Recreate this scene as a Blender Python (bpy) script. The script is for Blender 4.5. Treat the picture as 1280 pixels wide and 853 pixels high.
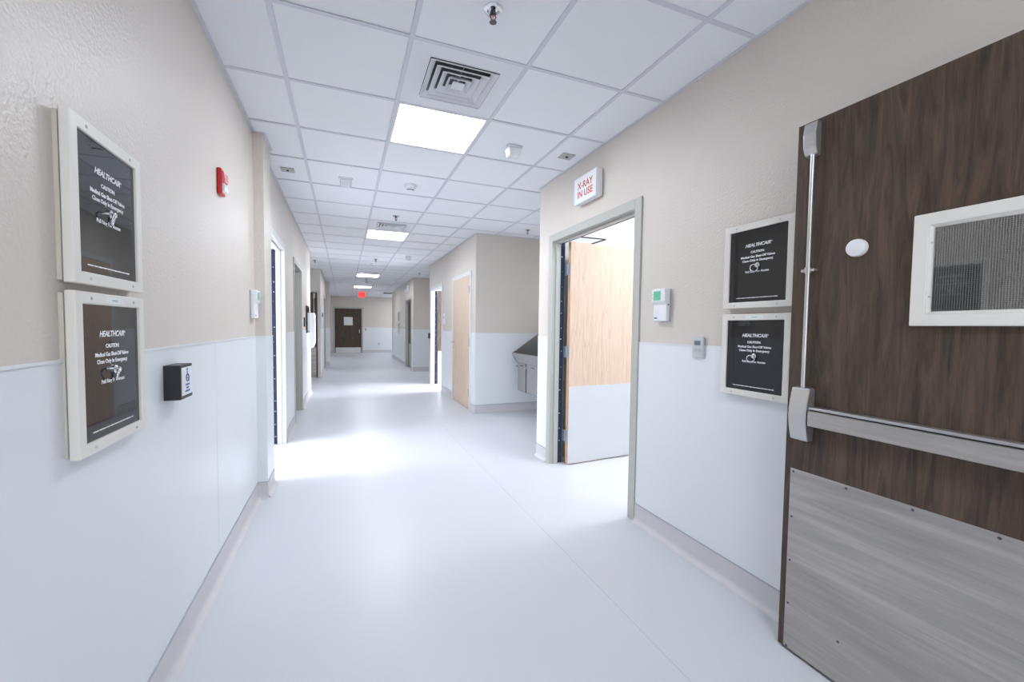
import bpy, bmesh, math, random
from mathutils import Matrix, Vector
random.seed(7)
for o in list(bpy.data.objects): bpy.data.objects.remove(o)
S = bpy.context.scene
COL = S.collection
R = math.radians

# ------------------------------------------------------------------ camera
T = 0.6096                      # ceiling module (two feet)
XL, XR, CEIL = 0.293, 2.753, 2.7025
WZ, BZ = 1.2186, 0.1255         # wainscot top, cove base top
yaw, pitch, roll = 0.3682294, 0.0430028, 0.0116933
fw = Vector((math.sin(yaw)*math.cos(pitch), math.cos(yaw)*math.cos(pitch), -math.sin(pitch)))
rt = Vector((math.cos(yaw), -math.sin(yaw), 0)); up = rt.cross(fw)
r2 = rt*math.cos(roll) + up*math.sin(roll); u2 = -rt*math.sin(roll) + up*math.cos(roll)
cd = bpy.data.cameras.new('camera'); cam = bpy.data.objects.new('camera', cd); COL.objects.link(cam)
M3 = Matrix((r2, u2, -fw)).transposed()
cam.matrix_world = Matrix.Translation((0.9094, -2.0698, 1.312)) @ M3.to_4x4()
cd.sensor_width = 36; cd.lens = 514.99*36/1280
cd.shift_x = 10.785/1280; cd.shift_y = 5.042/1280
cd.clip_start = 0.02
S.camera = cam
# ------------------------------------------------------------------ world, daylight and fill, exposure
W = bpy.data.worlds.new('world'); S.world = W; W.use_nodes = True
W.node_tree.nodes['Background'].inputs[0].default_value = (0.75, 0.85, 1, 1)
W.node_tree.nodes['Background'].inputs[1].default_value = 0.6
S.view_settings.view_transform = 'Standard'; S.view_settings.look = 'None'
S.view_settings.exposure = 0.88; S.view_settings.gamma = 1; S.view_settings.use_curve_mapping = False
PANEL = 17.0                    # corridor panels
XROOM = 16.5                    # x-ray room panels
def area(name, loc, rot, sx, sy, power, col=(1, 1, 1)):
    l = bpy.data.lights.new(name, 'AREA'); l.shape = 'RECTANGLE'; l.size = sx; l.size_y = sy; l.energy = power; l.color = col
    o = bpy.data.objects.new(name, l); COL.objects.link(o); o.location = loc; o.rotation_euler = rot
    return o
area('window_or_fill_light', (-3.42, 2.1, 1.55), (0, R(-90), 0), 1.5, 1.2, 200, (.84, .91, 1))     # window of the room behind the open door on the left
area('window_or_fill_light', (6.25, 6.35, 1.55), (0, R(90), 0), 1.5, 1.3, 260, (.84, .91, 1))        # window of the room behind the open door on the right

area('window_or_fill_light', (5.9, 17.3, 1.6), (0, R(90), 0), 1.6, 2.2, 22, (.84, .91, 1))           # unseen fill added at the cross corridor end to lift the far wall

area('window_or_fill_light', (1.52, -5.9, 1.5), (R(90), 0, 0), 2.0, 1.8, 26, (.86, .92, 1))           # fill added behind the camera to even out ceiling and walls

# ------------------------------------------------------------------ materials
MATS = {}
def mat(name, col=(.8, .8, .8), rough=.5, metal=0, spec=.5, emit=None, coat=0):
    m = bpy.data.materials.new(name); m.use_nodes = True; MATS[name] = m
    b = m.node_tree.nodes['Principled BSDF']
    b.inputs['Base Color'].default_value = (*col, 1); b.inputs['Roughness'].default_value = rough
    b.inputs['Metallic'].default_value = metal; b.inputs['Specular IOR Level'].default_value = spec
    b.inputs['Coat Weight'].default_value = coat; b.inputs['Coat Roughness'].default_value = .03
    if emit:
        b.inputs['Emission Color'].default_value = (*emit[0], 1); b.inputs['Emission Strength'].default_value = emit[1]
    return m
def nodes(m): return m.node_tree.nodes, m.node_tree.links, m.node_tree.nodes['Principled BSDF']
def coords(m, scale, kind='Object'):
    N, L, b = nodes(m); tc = N.new('ShaderNodeTexCoord'); mp = N.new('ShaderNodeMapping')
    mp.inputs['Scale'].default_value = scale; L.new(tc.outputs[kind], mp.inputs[0]); return mp
def ramp(m, src, stops):
    N, L, b = nodes(m); r = N.new('ShaderNodeValToRGB'); e = r.color_ramp.elements
    while len(e) < len(stops): e.new(.5)
    for x, (p, c) in zip(e, stops): x.position = p; x.color = (*c, 1)
    L.new(src, r.inputs[0]); return r
def noise(m, scale, nscale, detail=4, rough=.6, dist=0, kind='Object'):
    N, L, b = nodes(m); mp = coords(m, scale, kind); n = N.new('ShaderNodeTexNoise')
    n.inputs['Scale'].default_value = nscale; n.inputs['Detail'].default_value = detail
    n.inputs['Roughness'].default_value = rough; n.inputs['Distortion'].default_value = dist
    L.new(mp.outputs[0], n.inputs['Vector']); return n
def bump(m, src, strength, dist=.002):
    N, L, b = nodes(m); n = N.new('ShaderNodeBump'); n.inputs['Strength'].default_value = strength; n.inputs['Distance'].default_value = dist
    L.new(src, n.inputs['Height']); L.new(n.outputs[0], b.inputs['Normal'])
def tint(m, src): N, L, b = nodes(m); L.new(src, b.inputs['Base Color'])

m = mat('paint', rough=.42, spec=.45); n = noise(m, (1, 1, 1), 2.0, 3)
tint(m, ramp(m, n.outputs[0], [(.3, (.655, .595, .54)), (.7, (.68, .62, .565))]).outputs[0])
n2 = noise(m, (1, 1, 1), 85, 2, .55); bump(m, n2.outputs[0], .5, .005)
m = mat('wainscot', (.76, .78, .805), .32, spec=.45); n = noise(m, (1, 1, 1), 260, 2); bump(m, n.outputs[0], .06, .001)
m = mat('floor', rough=.34, spec=.4); n = noise(m, (1, 1, 1), 420, 2, .7); n3 = noise(m, (1, 1, 1), 1.1, 2)
tint(m, ramp(m, n.outputs[0], [(.34, (.47, .48, .52)), (.5, (.645, .65, .69)), (.68, (.73, .74, .77))]).outputs[0])
bump(m, n.outputs[0], .05, .0008)
m = mat('base', rough=.4, spec=.35); n = noise(m, (1, 1, 1), 380, 2, .7)
tint(m, ramp(m, n.outputs[0], [(.3, (.53, .515, .535)), (.7, (.68, .66, .68))]).outputs[0])
mat('base_cap', (.40, .42, .47), .4)
mat('seam', (.50, .51, .56), .45)
m = mat('tile', rough=.85, spec=.2); n = noise(m, (1, 1, 1), 320, 3, .7)
tint(m, ramp(m, n.outputs[0], [(.25, (.78, .80, .83)), (.6, (.885, .90, .93))]).outputs[0]); bump(m, n.outputs[0], .35, .0015)
mat('grid', (.66, .67, .73), .45)
mat('plenum', (.25, .25, .27), .9)
mat('white_metal', (.78, .79, .82), .4)
mat('white_plastic', (.83, .83, .86), .35)
mat('room_white', (.80, .81, .82), .6)
mat('cream', (.76, .735, .68), .38)
mat('cream_back', (.60, .545, .47), .45)
mat('frame_grey', (.475, .475, .44), .38)
mat('frame_white', (.72, .72, .71), .4)
m = mat('black_glass', (.005, .006, .008), .02, spec=.5, coat=.15)
mat('black', (.012, .013, .017), .4)
mat('navy_seal', (.008, .024, .075), .5)
mat('seal_dot', (.55, .58, .62), .5)
mat('letter', (.85, .85, .87), .6)
mat('red_letter', (.62, .03, .03), .5)
mat('blue_mark', (.10, .14, .38), .5)
mat('chrome', (.75, .76, .78), .16, metal=1)
mat('red', (.55, .008, .012), .3)
mat('red_clear', (.75, .20, .22), .2)
mat('clear_lens', (.82, .83, .86), .15)
mat('lcd_green', (.10, .42, .26), .3, emit=((.10, .55, .32), .10))
mat('lcd_dark', (.08, .12, .14), .25)
mat('grey_plastic', (.55, .56, .58), .4)
mat('grey_plate', (.46, .46, .45), .4)
mat('dark_slot', (.02, .022, .028), .7)
mat('board', (.012, .012, .014), .25)
mat('board_blue', (.60, .68, .78), .5)
mat('steel_plain', (.56, .55, .54), .32, metal=.85)
mat('sink_steel', (.40, .39, .38), .33, metal=.85)
mat('hinge_steel', (.36, .40, .45), .4, metal=.6)
mat('dark_metal', (.10, .10, .11), .35, metal=.8)
mat('sign_white', (.80, .82, .83), .4)
mat('panel_light', (1, 1, 1), .5, emit=((.86, .925, 1), PANEL))
mat('panel_dim', (1, 1, 1), .5, emit=((.86, .925, 1), PANEL*.35))
mat('xroom_light', (1, 1, 1), .5, emit=((.88, .935, 1), XROOM))
mat('exit_red', (.8, .03, .03), .4, emit=((1, .05, .045), .9))
mat('exit_letter', (.16, .004, .004), .4, emit=((.3, .01, .01), .3))
mat('taupe_leaf', (.36, .35, .31), .45)
m = mat('dark_wood', rough=.42, spec=.35)
n = noise(m, (5, 5, .42), 5, 6, .62, 1.8); n2 = noise(m, (120, 120, 2.2), 5, 3, .6)
N, L, b = nodes(m); mx = N.new('ShaderNodeMath'); mx.operation = 'MULTIPLY_ADD'; mx.inputs[1].default_value = .45
L.new(n2.outputs[0], mx.inputs[0]); L.new(n.outputs[0], mx.inputs[2])
tint(m, ramp(m, mx.outputs[0], [(.38, (.018, .0145, .013)), (.62, (.052, .036, .027)), (.90, (.118, .077, .052))]).outputs[0]); bump(m, n2.outputs[0], .12, .001)
m = mat('light_wood', rough=.42, spec=.3)
n = noise(m, (5, 5, .32), 6, 6, .6, 2.2); n2 = noise(m, (90, 90, 1.4), 5, 3, .6)
N, L, b = nodes(m); mx = N.new('ShaderNodeMath'); mx.operation = 'MULTIPLY_ADD'; mx.inputs[1].default_value = .5
L.new(n2.outputs[0], mx.inputs[0]); L.new(n.outputs[0], mx.inputs[2])
tint(m, ramp(m, mx.outputs[0], [(.48, (.49, .335, .225)), (.68, (.64, .48, .365)), (.92, (.72, .565, .455))]).outputs[0])
m = mat('edge_wood', (.58, .37, .24), .45)
m = mat('steel_lit', (.70, .71, .73), .5, metal=.55)  # kick plate steel with the bright reflection put into its colour
m = mat('steel', rough=.40, metal=.75)          # brushed along its length (local x)
n = noise(m, (.35, 4, 5.5), 4, 4, .6, .5); n2 = noise(m, (2, 60, 130), 6, 2, .6)
N, L, b = nodes(m); mx = N.new('ShaderNodeMath'); mx.operation = 'MULTIPLY_ADD'; mx.inputs[1].default_value = .4
L.new(n2.outputs[0], mx.inputs[0]); L.new(n.outputs[0], mx.inputs[2])
tint(m, ramp(m, mx.outputs[0], [(.45, (.36, .335, .315)), (.68, (.44, .415, .39)), (.88, (.55, .52, .49))]).outputs[0]); bump(m, mx.outputs[0], .06, .001)
# wired glass: dark see-through pane with fine woven wire and a mirror sheen
m = bpy.data.materials.new('wired_glass'); m.use_nodes = True; MATS['wired_glass'] = m
N, L = m.node_tree.nodes, m.node_tree.links
for x in list(N): N.remove(x)
out = N.new('ShaderNodeOutputMaterial'); tr = N.new('ShaderNodeBsdfTransparent'); tr.inputs[0].default_value = (.68, .69, .68, 1)
gl = N.new('ShaderNodeBsdfGlossy'); gl.inputs['Roughness'].default_value = .03; gl.inputs[0].default_value = (.9, .9, .9, 1)
fr = N.new('ShaderNodeFresnel'); fr.inputs[0].default_value = 2.5
df = N.new('ShaderNodeBsdfDiffuse'); df.inputs[0].default_value = (.16, .16, .155, 1)
tc = N.new('ShaderNodeTexCoord'); sp = N.new('ShaderNodeSeparateXYZ'); L.new(tc.outputs['Object'], sp.inputs[0])
def wires(sock):
    a = N.new('ShaderNodeMath'); a.operation = 'MULTIPLY'; a.inputs[1].default_value = 1/.0055; L.new(sock, a.inputs[0])
    f = N.new('ShaderNodeMath'); f.operation = 'FRACT'; L.new(a.outputs[0], f.inputs[0])
    c = N.new('ShaderNodeMath'); c.operation = 'LESS_THAN'; c.inputs[1].default_value = .3; L.new(f.outputs[0], c.inputs[0]); return c
wa, wb = wires(sp.outputs[0]), wires(sp.outputs[2]); mxw = N.new('ShaderNodeMath'); mxw.operation = 'MAXIMUM'
L.new(wa.outputs[0], mxw.inputs[0]); L.new(wb.outputs[0], mxw.inputs[1])
s1 = N.new('ShaderNodeMixShader'); L.new(mxw.outputs[0], s1.inputs[0]); L.new(tr.outputs[0], s1.inputs[1]); L.new(df.outputs[0], s1.inputs[2])
s2 = N.new('ShaderNodeMixShader'); L.new(fr.outputs[0], s2.inputs[0]); L.new(s1.outputs[0], s2.inputs[1]); L.new(gl.outputs[0], s2.inputs[2])
L.new(s2.outputs[0], out.inputs[0])

# ------------------------------------------------------------------ mesh helpers
class MB:
    def __init__(s): s.v = []; s.f = []
    def add(s, vs, fs):
        k = len(s.v); s.v += [tuple(p) for p in vs]; s.f += [tuple(i+k for i in f) for f in fs]; return s
    def box(s, x0, x1, y0, y1, z0, z1):
        return s.add([(x0,y0,z0),(x1,y0,z0),(x1,y1,z0),(x0,y1,z0),(x0,y0,z1),(x1,y0,z1),(x1,y1,z1),(x0,y1,z1)],
                     [(3,2,1,0),(4,5,6,7),(0,1,5,4),(1,2,6,5),(2,3,7,6),(3,0,4,7)])
    def tube(s, p0, p1, r0, r1=None, n=12):
        r1 = r0 if r1 is None else r1; p0, p1 = Vector(p0), Vector(p1); d = (p1-p0).normalized()
        a = d.orthogonal().normalized(); b = d.cross(a); vs = []
        for p, r in ((p0, r0), (p1, r1)):
            vs += [p+(a*math.cos(2*math.pi*i/n)+b*math.sin(2*math.pi*i/n))*r for i in range(n)]
        fs = [(i, (i+1) % n, n+(i+1) % n, n+i) for i in range(n)] + [tuple(range(n-1, -1, -1)), tuple(range(n, 2*n))]
        return s.add(vs, fs)
    def lathe(s, prof, n=24, c=(0, 0, 0), axis='z'):
        vs = []
        for r, z in prof:
            for i in range(n):
                a = 2*math.pi*i/n; x, y = r*math.cos(a), r*math.sin(a)
                p = (x, y, z) if axis == 'z' else (x, -z, y)          # 'y': sticks out towards -y
                vs.append((p[0]+c[0], p[1]+c[1], p[2]+c[2]))
        fs = []
        for k in range(len(prof)-1):
            for i in range(n):
                j = (i+1) % n; fs.append((k*n+i, k*n+j, (k+1)*n+j, (k+1)*n+i))
        fs += [tuple(range(n-1, -1, -1)), tuple(range((len(prof)-1)*n, len(prof)*n))]
        return s.add(vs, fs)
    def prism(s, poly, a0, a1, axis='x'):
        # poly in the other two axes, in order (x: y,z / y: x,z / z: x,y)
        n = len(poly); g = {'x': lambda a, p: (a, p[0], p[1]), 'y': lambda a, p: (p[0], a, p[1]), 'z': lambda a, p: (p[0], p[1], a)}[axis]
        vs = [g(a0, p) for p in poly] + [g(a1, p) for p in poly]
        fs = [(i, (i+1) % n, n+(i+1) % n, n+i) for i in range(n)] + [tuple(range(n-1, -1, -1)), tuple(range(n, 2*n))]
        return s.add(vs, fs)
    def torus(s, c, R_, r, axis='y', n=24, k=10):
        vs = []; fs = []
        for i in range(n):
            a = 2*math.pi*i/n
            for j in range(k):
                b = 2*math.pi*j/k; q = R_+r*math.cos(b); u, v, w = q*math.cos(a), q*math.sin(a), r*math.sin(b)
                p = (u, w, v) if axis == 'y' else (u, v, w)
                vs.append((c[0]+p[0], c[1]+p[1], c[2]+p[2]))
                fs.append((i*k+j, ((i+1) % n)*k+j, ((i+1) % n)*k+(j+1) % k, i*k+(j+1) % k))
        return s.add(vs, fs)
    def ring(s, x0, x1, z0, z1, fx, fz, y0, y1, slope=0):
        # mitred rectangular frame: outer box, inner opening smaller by fx / fz; y0 = front, y1 = back, slope = extra set-back of the inner lip
        o = [(x0, z0), (x1, z0), (x1, z1), (x0, z1)]; i = [(x0+fx, z0+fz), (x1-fx, z0+fz), (x1-fx, z1-fz), (x0+fx, z1-fz)]
        vs = [(a, y0, b) for a, b in o]+[(a, y0+slope, b) for a, b in i]+[(a, y1, b) for a, b in i]+[(a, y1, b) for a, b in o]
        fs = [(r*4+k, r*4+(k+1) % 4, ((r+1) % 4)*4+(k+1) % 4, ((r+1) % 4)*4+k) for r in range(4) for k in range(4)]
        return s.add(vs, fs)
    def mesh(s, name, m):
        me = bpy.data.meshes.new(name); me.from_pydata(s.v, [], s.f)
        bm = bmesh.new(); bm.from_mesh(me); bmesh.ops.recalc_face_normals(bm, faces=bm.faces); bm.to_mesh(me); bm.free()
        me.materials.append(MATS[m]); return me
    def build(s, name, m, parent=None, bevel=0, smooth=False, seg=2):
        o = bpy.data.objects.new(name, s.mesh(name, m)); COL.objects.link(o); o.parent = parent
        if smooth:
            for p in o.data.polygons: p.use_smooth = True
            o.data.set_sharp_from_angle(angle=R(38))
        if bevel:
            md = o.modifiers.new('bevel', 'BEVEL'); md.width = bevel; md.segments = seg; md.limit_method = 'ANGLE'; md.angle_limit = R(35)
        return o
def box(name, m, parent, *b, bevel=0): return MB().box(*b).build(name, m, parent, bevel)
def tag(o, label=None, cat=None, group=None, kind=None):
    for k, v in (('label', label), ('category', cat), ('group', group), ('kind', kind)):
        if v: o[k] = v
    return o
def empty(name, loc=(0, 0, 0), rz=0):
    o = bpy.data.objects.new(name, None); COL.objects.link(o); o.location = loc; o.rotation_euler = (0, 0, rz); o.empty_display_size = .1; return o
ROT = {'right': -math.pi/2, 'left': math.pi/2, 'far': 0, 'near': math.pi}
# wall-mounted things: local x to the right as seen from the corridor, z up, wall plane y = 0, sticking out to -y
def on_wall(name, side, x, y, z, label, cat, group=None, kind=None):
    return tag(empty(name, (x, y, z), ROT[side]), label, cat, group, kind)
def copy_tree(o, parent=None):
    c = o.copy(); COL.objects.link(c); c.parent = parent
    for ch in list(o.children): copy_tree(ch, c)
    return c
_txt = {}
def text(body, size, m, parent, loc, name='lettering', shear=0, bold=0, align='CENTER', label=None):
    key = (body, size, m, shear, bold, align)
    if key not in _txt:
        cu = bpy.data.curves.new('t', 'FONT'); cu.body = body; cu.size = size; cu.shear = shear; cu.offset = bold
        cu.align_x = align; cu.align_y = 'CENTER'; cu.extrude = .0002; cu.resolution_u = 3
        t = bpy.data.objects.new('t', cu); COL.objects.link(t); bpy.context.view_layer.update()
        me = bpy.data.meshes.new_from_object(t.evaluated_get(bpy.context.evaluated_depsgraph_get()))
        bpy.data.objects.remove(t); me.transform(Matrix.Rotation(R(90), 4, 'X')); me.materials.clear(); me.materials.append(MATS[m]); me.name = name
        _txt[key] = me
    o = bpy.data.objects.new(name, _txt[key]); COL.objects.link(o); o.parent = parent; o.location = loc
    if label: o['label'] = label
    return o

# ------------------------------------------------------------------ floor
fl = tag(box('floor', 'floor', None, -4, 7, -6.2, 19.4, -.12, 0), 'pale grey speckled sheet vinyl floor of the corridor', 'floor', kind='structure')
for x, y0, y1 in ((2.108, -6, 19),):
    box('weld_seam', 'seam', fl, x-.0016, x+.0016, y0, y1, -.001, .0004)
# ------------------------------------------------------------------ walls
TOP = CEIL+.12
def wall(name, boxes, label, m='paint'):
    mb = MB()
    for b in boxes: mb.box(*b)
    return tag(mb.build(name, m), label, 'wall', kind='structure')
def x_wall(name, xa, xb, y0, y1, openings, label, m='paint'):
    bs = []; y = y0
    for a, b, h in openings:
        bs.append((xa, xb, y, a, 0, TOP)); bs.append((xa, xb, a, b, h, TOP)); y = b
    bs.append((xa, xb, y, y1, 0, TOP)); return wall(name, bs, label, m)
OH = 2.135                      # door opening height
A0, A1 = 1.81, 3.01             # left open door
B0, B1 = 3.97, 4.92             # left closed door
P0, P1 = .232, 1.44             # x-ray door
C0, C1 = 4.145, 5.215           # maple closet door
D0, D1 = 6.145, 7.245           # right open door
E0, E1 = 10.35, 11.51           # dark door further right
w_left = x_wall('wall_left', XL-.13, XL, -6, 6.75, [(A0, A1, OH), (B0, B1, OH)], 'beige textured wall with pale wainscot carrying the red alarm strobe')
w_pil = wall('wall_left', [(XL, .36, 1.43, 1.74, 0, TOP)], 'narrow beige pilaster standing out from the wall beside the white thermostat')
w_la = wall('wall_left', [(-1.3, XL-.13, 6.62, 6.75, 0, TOP), (-1.43, -1.3, 6.62, 9.33, 0, TOP)], 'side walls of the recess in front of the dark door with panic bar')
w_ld = wall('wall_left', [(-1.3, -.94, 9.2, 9.33, 0, TOP), (-.94, .285, 9.2, 9.33, 2.14, TOP), (.285, .35, 9.2, 9.33, 0, TOP), (.22, .35, 9.33, 10.98, 0, TOP), (.22, .35, 10.98, 11.92, OH, TOP), (.22, .35, 11.92, 12.3, 0, TOP)], 'beige wall beyond the recess with pale blue notice board')
w_p2 = wall('wall_left', [(.22, .462, 12.3, 12.75, 0, TOP)], 'narrow beige pilaster beyond the notice board')
w_l5 = x_wall('wall_left', .17, .30, 12.75, 19, [(17.2, 18.2, OH)], 'beige wall next to the end of the corridor')
w_far = wall('wall_far', [(.17, .468, 19, 19.13, 0, TOP), (.468, 1.692, 19, 19.13, OH, TOP), (1.692, 6.13, 19, 19.13, 0, TOP)], 'end wall of the corridor holding the dark door with small window')
w_right = x_wall('wall_right', XR, XR+.13, -6, 1.72, [(P0, P1, OH)], 'beige textured wall with pale wainscot under the X-ray sign')
w_aln = wall('wall_right', [(XR+.13, 3.95, 1.59, 1.72, 0, TOP)], 'near side wall of the scrub sink alcove')
w_alc = wall('wall_right', [(3.95, 4.08, 1.59, 3.86, 0, TOP)], 'wall of the alcove that the steel scrub sink hangs on')
w_bf = wall('wall_right', [(2.875, 6.13, 3.86, 3.99, 0, TOP)], 'tan end wall beside the steel scrub sink')
w_b1 = x_wall('wall_right', 2.745, 2.875, 3.86, 7.45, [(C0, C1, OH), (D0, D1, OH)], 'beige wall holding the closed maple door')
w_r2 = wall('wall_right', [(2.875, 6.6, 7.32, 7.45, 0, TOP), (4.5, 4.63, 7.45, 9.95, 0, TOP)], 'walls of the recess beyond the bright open doorway')
w_b2f = wall('wall_right', [(2.89, 4.63, 9.95, 10.08, 0, TOP)], 'tan end wall beyond the bright open doorway')
w_b2 = x_wall('wall_right', 2.76, 2.89, 9.95, 15.6, [(E0, E1, OH)], 'beige wall under the small white sign box')
w_x = wall('wall_right', [(2.89, 6.13, 15.47, 15.6, 0, TOP), (6, 6.13, 15.6, 19, 0, TOP)], 'walls of the cross corridor at the end')
w_back = wall('wall_back', [(XL-.13, XR+.13, -6.13, -6, 0, TOP)], 'end wall of the corridor past the dark open door')
# rooms behind the open doors
w_room1 = wall('wall_right', [(6, 6.13, -2.0, 1.59, 0, TOP), (XR+.13, 6.13, -2.13, -2.0, 0, TOP), (XR+.13, 4.08, 1.575, 1.589, 0, CEIL)], 'white walls of the bright room behind the X-ray doorway', 'room_white')
w_room2 = wall('wall_left', [(-3.5, XL-.13, 1.0, 1.13, 0, TOP), (-3.5, XL-.13, 3.75, 3.88, 0, TOP), (-3.63, -3.5, 1.0, 3.88, 0, .75), (-3.63, -3.5, 1.0, 3.88, 2.35, TOP), (-3.63, -3.5, 1.0, 1.4, .75, 2.35), (-3.63, -3.5, 2.8, 3.88, .75, 2.35)], 'white walls of the daylit room behind the left open doorway', 'room_white')
w_room3 = wall('wall_right', [(2.875, 6.5, 5.2, 5.33, 0, TOP), (6.4, 6.53, 5.2, 7.32, 0, .75), (6.4, 6.53, 5.2, 7.32, 2.35, TOP), (6.4, 6.53, 5.2, 5.65, .75, 2.35), (6.4, 6.53, 7.05, 7.32, .75, 2.35)], 'white walls of the daylit room behind the right open doorway', 'room_white')
for i, (x, y0, y1, sx) in enumerate(((-3.56, 1.4, 2.8, 1), (6.46, 5.65, 7.05, -1))):
    wn = tag(empty('window_%d' % (i+1), (x, (y0+y1)/2, .75)), 'white framed window of the room behind the %s open doorway' % ('left', 'right')[i], 'window', kind='structure')
    w2 = (y1-y0)/2
    for b in ((-.04, .04, -w2, -w2+.05, 0, 1.6), (-.04, .04, w2-.05, w2, 0, 1.6), (-.04, .04, -w2+.05, w2-.05, 0, .05), (-.04, .04, -w2+.05, w2-.05, 1.55, 1.6), (-.03, .03, -.02, .02, .05, 1.55)):
        box('window_frame', 'white_metal', wn, *b)

# wainscot panels, caps and cove bases -------------------------------------------------
def wains_x(parent, x, s, y0, y1, seams=()):
    ys = [y0] + [q for q in seams if y0 < q < y1] + [y1]
    for a, b in zip(ys, ys[1:]):
        box('wainscot_panel', 'wainscot', parent, *sorted((x, x+s*.004)), a+.0012, b-.0012, BZ, WZ)
    for a, b in zip(ys[1:-1], ys[1:-1]): box('joint_strip', 'base_cap', parent, *sorted((x, x+s*.0016)), a-.0012, b+.0012, BZ, WZ)
    box('cap_strip', 'wainscot', parent, *sorted((x, x+s*.0075)), y0, y1, WZ, WZ+.007)
def wains_y(parent, y, x0, x1):
    box('wainscot_panel', 'wainscot', parent, x0, x1, y-.004, y, BZ, WZ)
    box('cap_strip', 'wainscot', parent, x0, x1, y-.0075, y, WZ, WZ+.007)
def cove(d):     # profile (distance from wall, height): flash-coved vinyl
    p = [(0, 0), (0, BZ), (.006, BZ)]
    r = .035
    for i in range(7):
        a = math.pi/2*i/6; p.append((.006+r-r*math.cos(a), .0005+r-r*math.sin(a)))
    return p
nb = [0]
def base_run(side, axis, face, sgn, a0, a1, label):
    prof = [(face+sgn*d, z) for d, z in cove(0)]
    o = MB().prism(prof, a0, a1, 'y' if axis == 'x' else 'x').build('baseboard_'+side, 'base', smooth=True)
    tag(o, label, 'baseboard', kind='structure')
    lo, hi = sorted((face, face+sgn*.009))
    b = (lo, hi, a0, a1, BZ-.001, BZ+.005) if axis == 'x' else (a0, a1, lo, hi, BZ-.001, BZ+.005)
    box('base_cap', 'base_cap', o, *b)
FR = .055       # frame face width
def side_x(parent, side, x, s, runs, what, seams=()):
    for a, b in runs:
        wains_x(parent, x, s, a, b, seams); base_run(side, 'x', x, s, a, b, what)
side_x(w_left, 'left', XL, 1, [(-6, 1.43)], 'coved grey vinyl base under the black push switch', (-4.47, -3.25, -2.03, .407))
side_x(w_left, 'left', XL, 1, [(1.74, A0-FR)], 'short coved base between pilaster and left open doorway')
side_x(w_left, 'left', XL, 1, [(A1+FR, B0-FR)], 'coved base between the two left doorways')
side_x(w_left, 'left', XL, 1, [(B1+FR, 6.75)], 'coved base under the white wall dispenser')
wains_x(w_pil, .36, 1, 1.43, 1.74); wains_y(w_pil, 1.43, XL+.004, .364)
base_run('left', 'y', 1.43, -1, XL+.006, .366, 'coved base across the front of the near pilaster'); base_run('left', 'x', .36, 1, 1.43, 1.74, 'coved base along the corridor side of the near pilaster')
side_x(w_ld, 'left', .35, 1, [(9.2, 10.93), (11.97, 12.3)], 'coved base under the pale blue notice board')
wains_y(w_p2, 12.3, .354, .462); wains_x(w_p2, .462, 1, 12.3, 12.75); base_run('left', 'y', 12.3, -1, .356, .462, 'coved base of the pilaster beyond the notice board')
side_x(w_l5, 'left', .30, 1, [(12.75, 17.14), (18.26, 19)], 'coved base at the left end of the corridor')
wains_y(w_far, 19, 1.75, 6); base_run('far', 'y', 19, -1, 1.75, 6, 'coved base along the end wall')
side_x(w_right, 'right', XR, -1, [(-6, P0-FR)], 'coved grey vinyl base running up to the dark open door')
side_x(w_right, 'right', XR, -1, [(P1+FR, 1.72)], 'short coved base between X-ray doorway and sink alcove')
box('wainscot_panel', 'wainscot', w_aln, XR, 3.95, 1.72, 1.724, BZ, WZ); wains_x(w_alc, 3.95, -1, 1.724, 3.856)
wains_y(w_bf, 3.86, 2.745, 3.946); base_run('right', 'y', 3.86, -1, 2.745, 3.95, 'coved base under the tan end wall by the sink')
base_run('right', 'x', 3.95, -1, 1.73, 3.85, 'coved base of the alcove under the scrub sink')
side_x(w_b1, 'right', 2.745, -1, [(3.86, C0-FR)], 'short coved base between the tan corner and the maple door')
side_x(w_b1, 'right', 2.745, -1, [(C1+FR, D0-FR)], 'coved base between maple door and bright doorway')
side_x(w_b1, 'right', 2.745, -1, [(D1+FR, 7.45)], 'short coved base past the bright doorway')
wains_x(w_r2, 4.5, -1, 7.45, 9.946); wains_y(w_b2f, 9.95, 2.76, 4.496); base_run('right', 'y', 9.95, -1, 2.76, 4.5, 'coved base under the far tan end wall')
side_x(w_b2, 'right', 2.76, -1, [(9.95, E0-FR), (E1+FR, 15.6)], 'coved base under the far pair of valve boxes')

# ------------------------------------------------------------------ ceiling
rects = [('c', XL, XR, -6, 19.0), ('a', XR, 3.95, 1.72, 3.86), ('b', XR, 4.5, 7.45, 9.95), ('l', -1.3, XL, 6.75, 9.2), ('x', XR, 6.0, 15.6, 19.0)]
ce = tag(box('ceiling', 'plenum', None, -1.43, 6.13, -6.13, 19.13, CEIL+.045, CEIL+.12), 'suspended ceiling of white lay-in tiles along the corridor', 'ceiling', kind='structure')
hidden_lights = []
taken = {(6, 13), (5, 28), (2, 0), (2, 1), (2, 6), (2, 7), (2, 15), (2, 16), (2, 22), (2, -5), (4, 26)}
tile_cache = {}
def tile(x0, x1, y0, y1):
    if x1-x0 < .03 or y1-y0 < .03: return
    k = (round(x1-x0, 3), round(y1-y0, 3))
    if k not in tile_cache: tile_cache[k] = MB().box(0, k[0], 0, k[1], 0, .015).mesh('ceiling_tile', 'tile')
    o = bpy.data.objects.new('ceiling_tile', tile_cache[k]); COL.objects.link(o); o.parent = ce
    o.location = (x0, y0, CEIL+.003+random.random()*.0012); o.rotation_euler = (random.uniform(-.0016, .0016), random.uniform(-.0016, .0016), 0)
G = .009
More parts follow.
